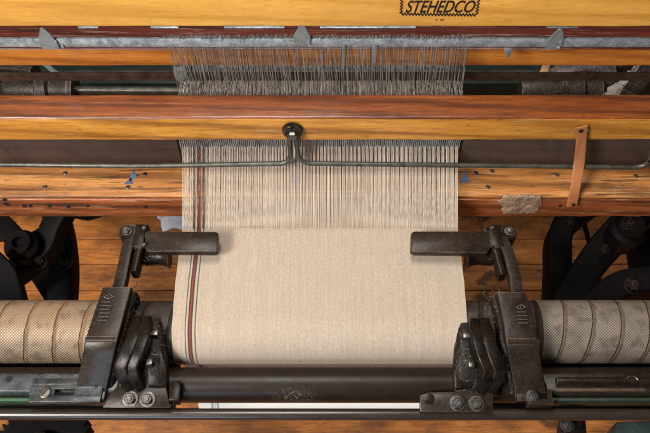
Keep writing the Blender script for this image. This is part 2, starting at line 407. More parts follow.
def mat_floor():
    t = NT('worn floor boards')
    g = t.coord((1, 1, 1), rnd=False); sp = t.n('ShaderNodeSeparateXYZ', i_0=g)
    oi = t.math('FLOOR', t.math('DIVIDE', sp.outputs[1], .088))
    wn = t.n('ShaderNodeTexWhiteNoise', noise_dimensions='1D', i_W=oi).outputs['Value']
    off = t.n('ShaderNodeCombineXYZ', i_X=t.math('MULTIPLY', wn, 40.0), i_Y=t.math('MULTIPLY', wn, 9.0)).outputs[0]
    p = t.n('ShaderNodeVectorMath', operation='ADD', i_0=g, i_1=off).outputs[0]
    def mp(sc):
        m = t.n('ShaderNodeMapping', i_Vector=p); m.inputs['Scale'].default_value = sc; return m.outputs[0]
    n1 = t.noise(mp((2, 30, 1)), 1, 4, .6, .8); n2 = t.noise(mp((5, 9, 1)), 1.5, 5, .6); n3 = t.noise(mp((9, 11, 1)), 1, 4, .6)
    c = t.mix(n1, (.92, .35, .07), (.56, .17, .034))
    c = t.mix(t.math('MULTIPLY', wn, .45), c, (.30, .12, .035))
    c = t.mix(t.ramp(n2, [(.42, 0.0), (.68, .8)]), c, (.075, .026, .009))
    n4 = t.noise(mp((6, 90, 1)), 1, 5, .7)
    c = t.mix(t.ramp(n4, [(.5, 0.0), (.7, .6)]), c, (.06, .022, .009))
    c = t.mix(t.ramp(n3, [(.60, 0.0), (.68, .8)]), c, (.014, .010, .008))
    n5 = t.noise(mp((14, 380, 1)), 1, 4, .7); c = t.mix(t.ramp(n5, [(.44, 0.0), (.62, .55)]), c, (.11, .036, .011))
    n6 = t.noise(mp((60, 90, 1)), 1, 4, .7); c = t.mix(t.ramp(n6, [(.60, 0.0), (.68, .6)]), c, (.04, .018, .009)); c = t.mix(t.ramp(n6, [(.28, .5), (.36, 0.0)]), c, (.62, .34, .12))
    t.bump(t.math('ADD', n1, n5), .35, .002)
    return t.out(c, t.math('ADD', t.math('MULTIPLY', n2, .3), .35))
M['floor'] = mat_floor()

# ------------------------------------------------------------------ floor
m = MB(); y = -1.6; k = 0
while y < 2.2:
    m.box((-2.2, y+.0012, -.03), (2.2, y+.0868, 0.0), .002, seg=1); y += .088
m.box((-2.2, -1.6, -.06), (2.2, 2.2, -.031), 0)
tag(m.build('floor', M['floor'], origin=(0, -1.6, 0)), kind='structure')

# ------------------------------------------------------------------ cloth, warp
XL, XR, YF = -.237, .2205, -.0232
RY, RZ, RR = -.187, -.0515, .05          # take-up roller axis (z relative to ZC) and radius
cloth = thing('woven_cloth', 'natural beige linen cloth with red and green striped left edge, in the middle', 'cloth', (0, -.1, ZC))
def cloth_path():
    P = []
    n = 40
    for i in range(n): 
        t = i/n; P.append((YF + (RY-YF)*t, 0.0015*math.sin(t*3.1)))
    for i in range(31):
        a = R(90) + R(140)*i/30
        P.append((RY + (RR+.0015)*math.cos(a), RZ + (RR+.0015)*math.sin(a)))
    y0, z0 = P[-1]
    for i in range(1, 12):
        t = i/11; P.append((y0 + (-.1835-.0005-y0)*t, z0 + (-.268-z0)*t))
    return P
from mathutils import noise as mn
def cloth_mesh():
    bm = bmesh.new(); uvl = bm.loops.layers.uv.new('UVMap')
    P = cloth_path(); NX = 90; rows = []; s = 0; S = []
    for i, (y, z) in enumerate(P):
        if i: s += math.hypot(y-P[i-1][0], z-P[i-1][1])
        S.append(s); row = []
        for k in range(NX+1):
            f = k/NX; x = XL + (XR-XL)*f; sq = min(1, max(0, (s-.10)/.1)); x = -.008 + (x+.008)*(1-.012*sq)
            edge = min(f, 1-f)
            x += .0012*mn.noise(Vector((y*30, f*2, 3)))*(1 if edge < .02 else .3)
            dz = .0011*mn.noise(Vector((x*9, y*16, 0)))
            dy = .0012*mn.noise(Vector((x*40, 1, 5))) if i == 0 else 0
            # edges pulled up a touch by the temples
            dz += .0012*math.exp(-edge*30)*math.exp(-((y+.03)/.05)**2)
            row.append(bm.verts.new((x, y+dy, ZC+z+dz)))
        rows.append(row)
    for i in range(len(P)-1):
        for k in range(NX):
            f = bm.faces.new([rows[i][k], rows[i][k+1], rows[i+1][k+1], rows[i+1][k]]); f.smooth = True
            for lp, (kk, ii) in zip(f.loops, ((k, i), (k+1, i), (k+1, i+1), (k, i+1))):
                lp[uvl].uv = ((XR-XL)*kk/NX, S[ii])
    return bm
m = MB(); m.bm.free(); m.bm = cloth_mesh()
m.build('cloth_sheet', M['cloth'], cloth, recalc=False)

# warp yarns: upper and lower shed, one uncountable mass
Y1, Y2, YR = .19, .232, .105
EYE1, EYE2 = .090, -.006
m = MB()
def thread(fe, f, upper, dia, mi):
    x0 = XL + (XR-XL)*f; xc = (XL+XR)/2; xf = XL + (XR-XL)*fe
    jr = random.uniform(-.0003, .0003)
    xr = xc + (x0-xc)*1.022 + jr; xe = xc + (x0-xc)*1.07 + random.uniform(-.002, .002); xb = xc + (x0-xc)*1.16
    ye, ze = (Y1, EYE1) if upper else (Y2, EYE2)
    ze += random.uniform(-.0015, .0015) if upper else random.uniform(-.001, .001)
    tr = (YR-YF)/(ye-YF)
    pts = [(xf, YF-.004, .0012), (xr, YR, max(.001, ze*tr)), (xe, ye, ze), (xb, 1.0, .02)]
    pts = [Vector((a, b, ZC+c)) for a, b, c in pts]
    pts.insert(1, pts[0].lerp(pts[1], .5) + Vector((jr*.6, 0, random.uniform(-.0008, .0008))))
    m.sweep(pts, dia/2, dia/2, prof=4, mi=mi, caps=False)
def col_of(f):
    if f < .008: return 3
    if .0405 < f < .0480 or .0745 < f < .0825: return 2
    if .0525 < f < .0675: return 1
    return 0
f = .002
while f < .999:
    # dents hold small bunches; they open up towards the right
    pitch = (.0042 + .0034*max(0, min(1, (f-.2)/.6)))/(XR-XL)
    if f < .095: pitch = .0026/(XR-XL)
    nb = int(round(pitch*(XR-XL)/.00105))
    for q in range(nb):
        fe = min(max(f + ((q+.5)/nb-.5)*pitch + random.uniform(-.0006, .0006), .001), .999)
        ff = min(max(f + ((q+.5)/nb-.5)*pitch*.62 + random.uniform(-.0003, .0003), .001), .999)
        thread(fe, ff, True, random.uniform(.00045, .0007), col_of(ff))
        ff = f + pitch*((q+random.uniform(.2, .8))/nb - .5)*(.9 if random.random() < .4 else .6); ff = min(max(ff, .001), .999)
        thread(fe, ff, False, random.uniform(.00045, .0007), col_of(ff))
    f += pitch
tag(m.build('warp_yarn', [M['yarn'], M['yarn_red'], M['yarn_green'], M['yarn_white']], cloth, recalc=False), kind='stuff')

# ------------------------------------------------------------------ cloth roll below
roll = thing('cloth_roll', 'pale roll of finished cloth seen as a white strip below the dark bar', 'cloth roll', (0, -.24, ZC-.40))
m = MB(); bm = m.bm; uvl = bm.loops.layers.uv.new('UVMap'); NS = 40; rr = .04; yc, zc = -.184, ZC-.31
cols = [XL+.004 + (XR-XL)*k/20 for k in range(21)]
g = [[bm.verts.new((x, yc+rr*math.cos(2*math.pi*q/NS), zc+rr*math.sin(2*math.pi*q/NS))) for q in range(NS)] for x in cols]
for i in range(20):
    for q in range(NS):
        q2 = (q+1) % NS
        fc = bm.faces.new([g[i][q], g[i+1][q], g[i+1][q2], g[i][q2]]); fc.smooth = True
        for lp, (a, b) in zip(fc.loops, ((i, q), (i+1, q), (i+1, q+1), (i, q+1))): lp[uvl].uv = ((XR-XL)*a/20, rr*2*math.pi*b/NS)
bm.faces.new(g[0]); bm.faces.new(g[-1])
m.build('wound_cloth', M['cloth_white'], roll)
m = MB(); m.cyl((-.42, yc, zc), (.42, yc, zc), .018, 20); m.build('spindle', M['dark_iron'], roll)

# ------------------------------------------------------------------ take-up roller
tr = thing('take_up_roller', 'long take-up roller wrapped in a spiral of tan wire mesh, passing under the cloth', 'roller', (0, RY, ZC+RZ-RR))
def roller_seg(name, x0, x1, r, mat):
    m = MB(); bm = m.bm; uvl = bm.loops.layers.uv.new('UVMap'); NS = 64; NX = max(2, int((x1-x0)/.02))
    g = [[bm.verts.new((x0+(x1-x0)*i/NX, RY+r*math.cos(2*math.pi*q/NS-1.6), ZC+RZ+r*math.sin(2*math.pi*q/NS-1.6))) for q in range(NS)] for i in range(NX+1)]
    for i in range(NX):
        for q in range(NS):
            q2 = (q+1) % NS
            fc = bm.faces.new([g[i][q], g[i+1][q], g[i+1][q2], g[i][q2]]); fc.smooth = True
            for lp, (a, b) in zip(fc.loops, ((i, q), (i+1, q), (i+1, q+1), (i, q+1))): lp[uvl].uv = (x0+(x1-x0)*a/NX, 2*math.pi*.05*b/NS)
    bm.faces.new(g[0]); bm.faces.new(g[-1])
    return m.build(name, mat, tr)
roller_seg('mesh_sleeve', -.75, -.345, RR, M['mesh'])
roller_seg('mesh_sleeve', .335, .75, RR, M['mesh_shaded'])
roller_seg('roller_core', -.344, .334, RR-.001, M['mesh_dark'])

# ------------------------------------------------------------------ breast bar and front rod
m = MB(); bp = az(325, 385, -.062); br = .027
m.lathe((-.8, bp.y, bp.z), (.8, bp.y, bp.z), [(0, 0), (br, 0), (br, 1), (0, 1)], 40)
b = m.build('breast_bar', M['breast']); tag(b, 'thick smooth dark brown round bar with a pale scuffed patch, just below the cloth', 'bar')
m = MB(); p0 = az(0, 414.2, -.06); p1 = az(650, 414.6, -.06)
d_ = (p1-p0); m.cyl(p0-d_*.15, p1+d_*.15, .0088, 28)
tag(m.build('front_rod', M['front_rod']), 'thin polished dark steel rod running along the bottom of the loom, nearest the viewer', 'rod')

# ------------------------------------------------------------------ sley
sley = thing('sley', 'wooden sley with red and yellow reed cap above a worn board, crossing the loom', 'sley', (0, .09, ZC-.07))
CF, CB = .089, .141; CZ0, CZ1 = .0915, .1465
def grid_box(lo, hi, name, mats, faces_mi, parent, nx=80, bev=.004, wob=.0006, seed=0):
    """long board: bevelled section swept along X with slightly worn edges; front/top get their own varnish"""
    (y0, z0), (y1, z1) = lo, hi; m = MB()
    sec = []
    for cy, cz, a0 in ((y1-bev, z1-bev, 0), (y0+bev, z1-bev, 90), (y0+bev, z0+bev, 180), (y1-bev, z0+bev, 270)):
        for k in range(5):
            a = R(a0+k*22.5); sec.append((cy+bev*math.cos(a), cz+bev*math.sin(a)))
    rings = []
    X0, X1 = faces_mi['x']
    for i in range(nx+1):
        x = X0 + (X1-X0)*i/nx; ring = []
        for y, z in sec:
            n = mn.noise_vector(Vector((x*14+seed, y*60, z*60)))
            n2 = mn.noise_vector(Vector((x*70+seed, y*90, z*90)))
            ring.append(m.bm.verts.new((x, y+(n.y+.5*n2.y)*wob, ZC+z+(n.z+.5*n2.z)*wob)))
        rings.append(ring)
    n = len(sec)
    for a, b_ in zip(rings, rings[1:]):
        for k in range(n):
            k2 = (k+1) % n
            ym = (sec[k][0]+sec[k2][0])/2; zm = (sec[k][1]+sec[k2][1])/2
            top = zm > z1-bev*.55
            m._face([a[k], b_[k], b_[k2], a[k2]], faces_mi['top'] if top else 0, True)
    m._face(rings[0], 0); m._face(rings[-1], 0)
    return m.build(name, mats, parent)
cap = grid_box((CF, CZ0), (CB, CZ1), 'reed_cap', [M['cap_front'], M['cap_top']], {'x': (-.8, .8), 'top': 1}, sley, 220, .0045, .0009, 1)
grid_box((.0443, -.0110), (.122, -.0035), 'race_board', [M['race'], M['race']], {'x': (-.8, .8), 'top': 1}, sley, 220, .002, .0005, 5)
beam = grid_box((.0425, -.064), (.12, -.0115), 'sley_beam', [M['beam_red'], M['beam_red']], {'x': (-.8, .8), 'top': 1}, sley, 220, .003, .0012, 9)
# reed: baulks and wires
m = MB(); m.box((XL-.012, YR+.006, ZC-.003), (XR+.012, YR+.014, ZC+.006), .001)
m.box((XL-.012, YR-.004, ZC+.082), (XR+.012, YR+.016, ZC+.0925), .001)
reed = m.build('reed', M['galv'], sley)
m = MB(); x = XL-.008
while x < XR+.008:
    m.box((x, YR, ZC-.0008), (x+.0009, YR+.004, ZC+.084), 0); x += .0033
tag(m.build('reed_wire', M['galv'], reed), kind='stuff')
m = MB(); m.box((-.8, YR+.004, ZC-.003), (XL-.0135, YR+.012, ZC+.091), .0015); m.build('back_plate', M['plate'], sley)
m = MB(); m.box((XR+.0135, YR+.004, ZC-.003), (.70, YR+.012, ZC+.091), .0015); m.build('back_plate', M['plate'], sley)
# shuttle guard rods and their bolt
GY = .0685
def arc_path(keys, rad=.012, n=6):
    P = [Vector(k) for k in keys]; out = [P[0]]
    for a, b_, c in zip(P, P[1:], P[2:]):
        d1 = (a-b_).normalized(); d2 = (c-b_).normalized(); r = min(rad, (a-b_).length*.45, (c-b_).length*.45)
        s, e = b_+d1*r, b_+d2*r
        for i in range(n+1):
            t = i/n; out.append(s*(1-t)**2 + b_*2*t*(1-t) + e*t*t)
    out.append(P[-1]); return out
m = MB(); m.tube(arc_path([ay(-60, 164, GY), ay(140, 166, GY), ay(291.5, 163.5, GY), ay(289, 137, CF-.005)], .03, 10), .0041, 12)
m.build('shuttle_guard', M['rod_grey'], sley)
m = MB(); m.tube(arc_path([ay(654, 138, GY), ay(649, 167.5, GY), ay(298.5, 163.5, GY), ay(296.5, 137, CF-.005)], .03, 10), .0041, 12)
m.build('shuttle_guard', M['rod_grey'], sley)
bc = ay(292.5, 129, CF-.0005)
m = MB()
m.lathe(bc, bc+Vector((0, -.015, 0)), [(0, 0), (.0165, 0), (.0168, .14), (.0158, .2), (.0140, .22), (.0140, .34), (.0152, .36), (.0154, .52), (.0146, .58), (.0122, .60), (.0124, .72), (.0112, .78), (0, .78)], 28)
bolt = m.build('guard_bolt', M['dark_iron'], sley)
m = MB(); c0 = bc+Vector((0, -.0115, 0))
m.lathe(c0, c0+Vector((0, -.007, 0)), [(.0085, 0), (.0085, .7), (.0072, 1), (0, 1)], 6, 0, False)
m.build('bolt_head', M['bright_nut'], bolt)
# screws, holes and blue marks on the race and beam
for u, v in ((65, 173), (45, 187), (492, 171), (476, 173), (145, 174), (488, 187), (557, 175), (636, 176), (128, 187)):
    p = az(u, v, -.0035); m = MB()
    m.lathe(p+Vector((0, 0, -.001)), p+Vector((0, 0, .0012)), [(.0042, 0), (.0042, .6), (.003, 1), (.001, .7), (0, .7)], 16)
    m.build('screw', M['screw'] if u not in (145, 476) else M['dark_iron'], sley)
for u, v, r in ((5, 204, .003), (8, 205, .0028), (24, 206, .0038), (30, 206, .003), (49, 206, .003), (68, 207, .003), (87, 206, .003), (145, 207, .0028), (560, 206, .003), (4, 200, .003)):
    p = ay(u, v, .0412); m = MB(); m.cyl(p+Vector((0, .002, 0)), p+Vector((0, -.0009, 0)), r, 14); m.build('peg_hole', M['hole'], sley)
for tri in (((129, 182), (133, 169), (137, 177)), ((124, 184), (131, 178), (133, 184)), ((460, 183), (464, 171), (470, 182)), ((290, 183), (295, 170), (302, 184))):
    m = MB(); m.prism([az(u, v, -.0034) for u, v in tri], (0, 0, .0008), 0); m.build('blue_mark', M['blue_mark'], sley)
# torn patch pasted over the beam edge
m = MB(); bm = m.bm; NX, NY = 60, 30
gr = []
for j in range(NY+1):
    row = []
    for i in range(NX+1):
        fx, fy = i/NX, j/NY
        l_ = 500 + 3*mn.noise(Vector((fy*4, 1, 0))) + 2*mn.noise(Vector((fy*13, 4, 0))) + 5*abs(fy-.4)
        r_ = 541 + 4*mn.noise(Vector((fy*5, 9, 0))) + 2*mn.noise(Vector((fy*15, 6, 0))) - 9*max(0, fy-.5)
        u = l_ + (r_-l_)*fx
        vt = 194.5 + 2.5*mn.noise(Vector((fx*5, 2, 0))) + 1.6*mn.noise(Vector((fx*19, 5, 0)))
        vb = 213.5 + 3.5*mn.noise(Vector((fx*4, 7, 0))) + 1.8*mn.noise(Vector((fx*17, 3, 0)))
        v = vt + (vb-vt)*fy
        p = az(u, v, -.0028) if v < 196.5 else ay(u, v, .0418)
        n_ = mn.noise(Vector((fx*7, fy*5, 2))) + .7*mn.noise(Vector((fx*22, fy*16, 5))) + .5*mn.noise(Vector((fx*50, fy*40, 5)))
        edge = min(fx, 1-fx, fy, 1-fy); k_ = min(1, edge*7)
        row.append(bm.verts.new(p + Vector((0, -.0008-.0013*k_*(1+n_), .0012*k_*(1+n_)))))
    gr.append(row)
for j in range(NY):
    for i in range(NX):
        fcx = bm.faces.new([gr[j][i], gr[j][i+1], gr[j+1][i+1], gr[j+1][i]]); fcx.smooth = True
pt = m.build('torn_patch', M['patch'], sley)
sd = pt.modifiers.new('thickness', 'SOLIDIFY'); sd.thickness = .0008

# leather strap from cap to beam
pts = [ay(581, 127, .083), ay(581.5, 140, .079), ay(579, 165, .068), ay(575, 190, .040), ay(571.5, 206, .0335)]
P = []
for i in range(len(pts)-1):
    for k in range(8): P.append(pts[i].lerp(pts[i+1], k/8))
P.append(pts[-1])
for _ in range(12): P = [P[0]] + [(P[i-1]+P[i]*2+P[i+1])/4 for i in range(1, len(P)-1)] + [P[-1]]
strap = thing('leather_strap', 'tan leather strap nailed from the wooden reed cap down to the beam, right of cloth', 'strap', P[-1])
m = MB(); m.sweep(P, [.0088 + .0004*math.sin(i*.5) + (.0015 if i < 4 else 0) for i in range(len(P))], .0014, up=(0, -1, .3), n=5, prof=16); m.build('strap_band', M['leather'], strap)
m = MB(); a = P[0]+Vector((.001, -.002, -.006)); m.cyl(a+Vector((0, .006, 0)), a+Vector((0, -.0022, 0)), .0042, 14, .0034); m.build('nail_head', M['dark_iron'], strap)
m = MB(); a = P[-1]+Vector((.001, -.001, .006)); m.cyl(a+Vector((0, .006, 0)), a+Vector((0, -.0022, 0)), .0034, 14, .0028); m.build('nail_head', M['dark_iron'], strap)

# pale scrap of cloth hanging below the beam beside the warp
m = MB(); bm = m.bm; gr = []
for j in range(13):
    row = []
    for i in range(11):
        u = 157 + 30*i/10 + j*.5; v = 214 + 16*j/12
        p = ay(u, v, .06 - .022*j/12); n_ = mn.noise_vector(Vector((i*.33, j*.3, 4)))
        row.append(bm.verts.new(p + Vector((n_.x*.003, n_.y*.006, n_.z*.003))))
    gr.append(row)
for j in range(12):
    for i in range(10): bm.faces.new([gr[j][i], gr[j][i+1], gr[j+1][i+1], gr[j+1][i]]).smooth = True
o = m.build('cloth_scrap', M['scrap']); tag(o, 'small crumpled pale blue-grey rag tucked under the beam at the left edge of the cloth', 'rag')
o.modifiers.new('thickness', 'SOLIDIFY').thickness = .0012

# ------------------------------------------------------------------ heald frames
def smooth_outline(pts, it=2):
    for _ in range(it):
        q = []
        for i in range(len(pts)):
            a, b_ = Vector(pts[i]), Vector(pts[(i+1) % len(pts)])
            q += [a*.75+b_*.25, a*.25+b_*.75]
        pts = q
    return pts
def heddle_mesh(name, L, eye):
    m = MB(); n = 26
    pts = []
    # top loop
    lp = [Vector((.0010*math.sin(t), 0, .0042*math.cos(t)+.0095)) for t in [math.pi*(1+2*k/12) for k in range(13)]]
    m.sweep(lp, .00045, .0005, up=(0, 1, 0), prof=6)
    m.sweep([Vector((0, 0, .004)), Vector((0, 0, -eye+.009))], .0006, .0004, up=(0, 1, 0), prof=6)
    for s in (-1, 1):
        m.sweep([Vector((0, 0, -eye+.010)), Vector((s*.0014, 0, -eye+.004)), Vector((s*.0014, 0, -eye-.004)), Vector((0, 0, -eye-.010))], .0004, .0005, up=(0, 1, 0), prof=6)
    m.sweep([Vector((0, 0, -eye-.009)), Vector((0, 0, -L))], .0006, .0005, up=(0, 1, 0), prof=6)
    return m
HX0, HX1 = ay(166, 40, Y1).x, ay(469, 40, Y1).x
def heald_frame(Y, zr0, zr1, zbar, eye, label, seed, text):
    t = thing('heald_frame', label, 'heald frame', (0, Y, ZC+zbar-.30), 'heald frames of the loom')
    rail = grid_box((Y-.010 if text else Y-.012, zr0), (Y+.012 if text else Y+.045, zr1), 'top_rail', [M['oak'] if text else M['rail_orange'], M['rail_red']], {'x': (-.85, .85), 'top': 1}, t, 160, .003, .0007, seed)
    bm_ = M['galv'] if text else M['brown_steel']
    m = MB(); m.box((-.85, Y-.004, ZC+zbar-.0085), (.85, Y+.002, ZC+zbar+.0085), .0015)
    bar = m.build('heddle_bar', bm_, t)
    m = MB(); m.box((-.85, Y-.010, ZC+zbar-.335), (.85, Y+.012, ZC+zbar-.29), .003); m.build('bottom_rail', M['rail_orange'], t)
    for s in (-1, 1):
        m = MB(); m.box((s*.84-.006, Y-.008, ZC+zbar-.29), (s*.84+.006, Y+.008, ZC+zr0), .001); m.build('end_stay', M['steel'], t)
    hm = heddle_mesh('heddle', .27, zbar-eye); rnd = random.Random(seed)
    h0 = hm.build('heddle', M['heddle'], t, origin=(0, 0, 0))
    N = 100
    xs = []
    x = 0
    for i in range(N):
        x += rnd.choice((.5, .7, 1, 1, 1.2, 1.9)); xs.append(x)
    for i in range(N):
        o = h0 if i == 0 else h0.copy()
        if i: COL.objects.link(o); o.parent = t
        f = (xs[i]-xs[0])/(xs[-1]-xs[0])
        xt = HX0 + (HX1-HX0)*f
        xe = (XL+XR)/2 + ((XL + (XR-XL)*(i+.5)/N)-(XL+XR)/2)*1.07 + rnd.uniform(-.002, .002)
        if text and i < 6: xe = xt + .016
        o.location = Vector((xt, Y+(-.001 if text else .006)+rnd.uniform(-.002, .002), ZC+zbar+rnd.uniform(-.001, .0025))) - WLOC[t]
        o.rotation_euler = (0, math.atan2(xt-xe, zbar-eye), rnd.uniform(-.7, .7))
    big = MB(); hm2 = heddle_mesh('heddle', .27, zbar-eye).bm; me_ = bpy.data.meshes.new('tmp'); hm2.to_mesh(me_); hm2.free()
    for i in range(110):
        b2 = bmesh.new(); b2.from_mesh(me_); f = (i+.5+rnd.uniform(-.5, .5))/110
        xt = HX0 + (HX1-HX0)*f; xe = (XL+XR)/2 + ((XL+(XR-XL)*f)-(XL+XR)/2)*1.07 + rnd.uniform(-.003, .003)
        big.merge(b2, Matrix.Translation((xt, Y+(-.0015 if text else .006)+rnd.uniform(-.0025, .0025), ZC+zbar+rnd.uniform(-.001, .002))) @ Matrix.Rotation(math.atan2(xt-xe, zbar-eye), 4, 'Y') @ Matrix.Rotation(rnd.uniform(-.7, .7), 4, 'Z'), smooth=True)
    bpy.data.meshes.remove(me_)
    tag(big.build('heddle', M['heddle'], t, recalc=False), kind='stuff')
    return t, rail, bar
t1, rail1, bar1 = heald_frame(Y1, .2535, .325, .214, EYE1, 'front heald frame with golden oak rail lettered in black, above a grey bar', 3, True)
t2, rail2, bar2 = heald_frame(Y2, .1310, .170, .0955, EYE2, 'lowered heald frame with orange-brown rail and brown bar, behind the lettered golden one', 11, False)

# fins that hang the front heddle bar
def fin(pts, parent, Y, strip=None):
    m = MB(); m.prism(smooth_outline([ay(u, v, Y) for u, v in pts], 1), (0, .0022, 0), .0006, seg=1)
    if strip: 
        (u0, u1, v) = strip; a = ay(u0, v, Y); b_ = ay(u1, v, Y); m.box((a.x, Y-.001, a.z-.002), (b_.x, Y+.02, a.z+.0005), .0005)
    o = m.build('bar_hook', M['fin'], parent)
    for u, v in ((pts[len(pts)//2][0]+2.5, pts[len(pts)//2][1]-2.5), (pts[len(pts)//2-1][0]-2.5, pts[len(pts)//2-1][1]-2.5)):
        p = ay(u, v, Y); m = MB(); m.cyl(p+Vector((0, .001, 0)), p+Vector((0, -.0012, 0)), .0022, 10); m.build('rivet', M['galv'], o)
fin([(299, 23), (304, 23), (306, 29), (311, 37), (311, 43), (306, 46), (297, 46), (293, 42), (294, 35), (298, 29)], t1, Y1-.0065, (286, 318, 23.5))
fin([(40, 28), (43, 28), (52, 36), (58, 44), (60, 49), (50, 50), (42, 49), (39, 44), (39, 36)], t1, Y1-.0065)
fin([(560, 28), (563, 30), (564, 38), (563, 45), (556, 50), (548, 50), (544, 46), (549, 39), (555, 33)], t1, Y1-.0065, (547, 578, 27))
for u, v0, v1, w_ in ((344, 46, 69, 1.6), (375, 46, 63, 2.4)):
    m = MB(); m.prism([ay(u-w_, v0, Y1-.0075), ay(u+w_, v0, Y1-.0075), ay(u+w_*.7-1, v1, Y1-.0075), ay(u-w_*.7-1, v1, Y1-.0075)], (0, .0018, 0), .0004, seg=1); m.build('bar_spacer', M['fin'], t1)
# sliding stop and spare clip on the bars
m = MB(); m.prism(smooth_outline([ay(u, v, Y2-.008) for u, v in ((173, 66), (178, 69), (184, 66), (188, 72), (186, 79), (180, 83), (174, 78))], 2), (0, .005, 0), .0012); m.build('bar_stop', M['fin'], t2)
m = MB(); m.prism([ay(u, v, Y1-.006) for u, v in ((504, 49), (512, 49), (511, 54), (509, 58), (507, 58), (505, 54))], (0, .004, 0), .0006); m.build('clip', M['fin'], t1)
m = MB(); m.prism([ay(u, v, Y1-.007) for u, v in ((430, 23.5), (441, 23.5), (441, 26.5), (430, 26.5))], (0, .012, 0), .0005); m.build('clip', M['fin'], t1)
m = MB()
for u0, u1, v in ((80, 100, 27.5), (152, 180, 27.8), (320, 415, 29), (225, 285, 29)):
    a = ay(u0, v, Y2+.046); b_ = ay(u1, v, Y2+.046); m.box((a.x, Y2+.036, ZC+.1705), (b_.x, Y2+.046, ZC+.1725), .0006)
m.build('edge_strip', M['galv'], rail2)

# lettering on the front rail
def text_on(body, size_w, size_h, u, v, Y, shear, parent, name='lettering', bold=0.0):
    cu = bpy.data.curves.new('txt', 'FONT'); cu.body = body; cu.shear = shear; cu.extrude = 0; cu.offset = bold; cu.resolution_u = 6
    to = bpy.data.objects.new('txt', cu); COL.objects.link(to)
    dg = bpy.context.evaluated_depsgraph_get(); dg.update()
    me = bpy.data.meshes.new_from_object(to.evaluated_get(dg))
    bpy.data.objects.remove(to); bpy.data.curves.remove(cu)
    bm = bmesh.new(); bm.from_mesh(me); bpy.data.meshes.remove(me)
    xs = [p.co.x for p in bm.verts]; ys = [p.co.y for p in bm.verts]
    c = ay(u, v, Y)
    for p in bm.verts:
        x = (p.co.x-(min(xs)+max(xs))/2)/(max(xs)-min(xs))*size_w; z = (p.co.y-(min(ys)+max(ys))/2)/(max(ys)-min(ys))*size_h
        p.co = Vector((c.x+x, Y, c.z+z))
    r = bmesh.ops.extrude_face_region(bm, geom=bm.faces[:])
    bmesh.ops.translate(bm, verts=[g for g in r['geom'] if isinstance(g, bmesh.types.BMVert)], vec=(0, -.0003, 0))
    m = MB(); m.merge(bm); return m.build(name, M['paint_black'], parent)
TY = Y1-.0106
a = ay(406, 8, TY); b_ = ay(475, 8, TY)
text_on('STEHEDCO', b_.x-a.x, ay(440, .2, TY).z-ay(440, 12.5, TY).z, 440.5, 6.6, TY, .28, rail1, bold=.012)
text_on('5  JB', .0125, .0035, 439.5, 20, TY, 0, rail1, bold=.01)
def zig(u0, v0, u1, v1, step=3.2, amp=1.3):
    n = max(2, int(round(math.hypot(u1-u0, v1-v0)/step))*2); P = []
    du, dv = (u1-u0), (v1-v0); L = math.hypot(du, dv); nx, ny = -dv/L, du/L
    for i in range(n+1):
        s = amp*(1 if i % 2 else -1); P.append((u0+du*i/n+nx*s, v0+dv*i/n+ny*s))
    return P
bd = zig(401, 14, 402, -4) [::-1] + zig(401, 14, 477, 14.6)
bd = zig(402, -4, 401, 14) + zig(401.5, 14, 476, 15) + zig(476.5, 14.5, 479, -4) + zig(478, -4, 403, -4)
m = MB(); pp = [ay(u, v, TY) for u, v in bd]
for q in range(len(pp)):
    a, b_ = pp[q], pp[(q+1) % len(pp)]
    d = (b_-a); 
    if d.length < 1e-5: continue
    d.normalize(); nrm = Vector((-d.z, 0, d.x))*.00085; e = d*.0004
    m.prism([a-e+nrm, b_+e+nrm, b_+e-nrm, a-e-nrm], (0, -.0003 - .00001*(q % 2), 0), 0)
m.build('zigzag_border', M['paint_black'], rail1)

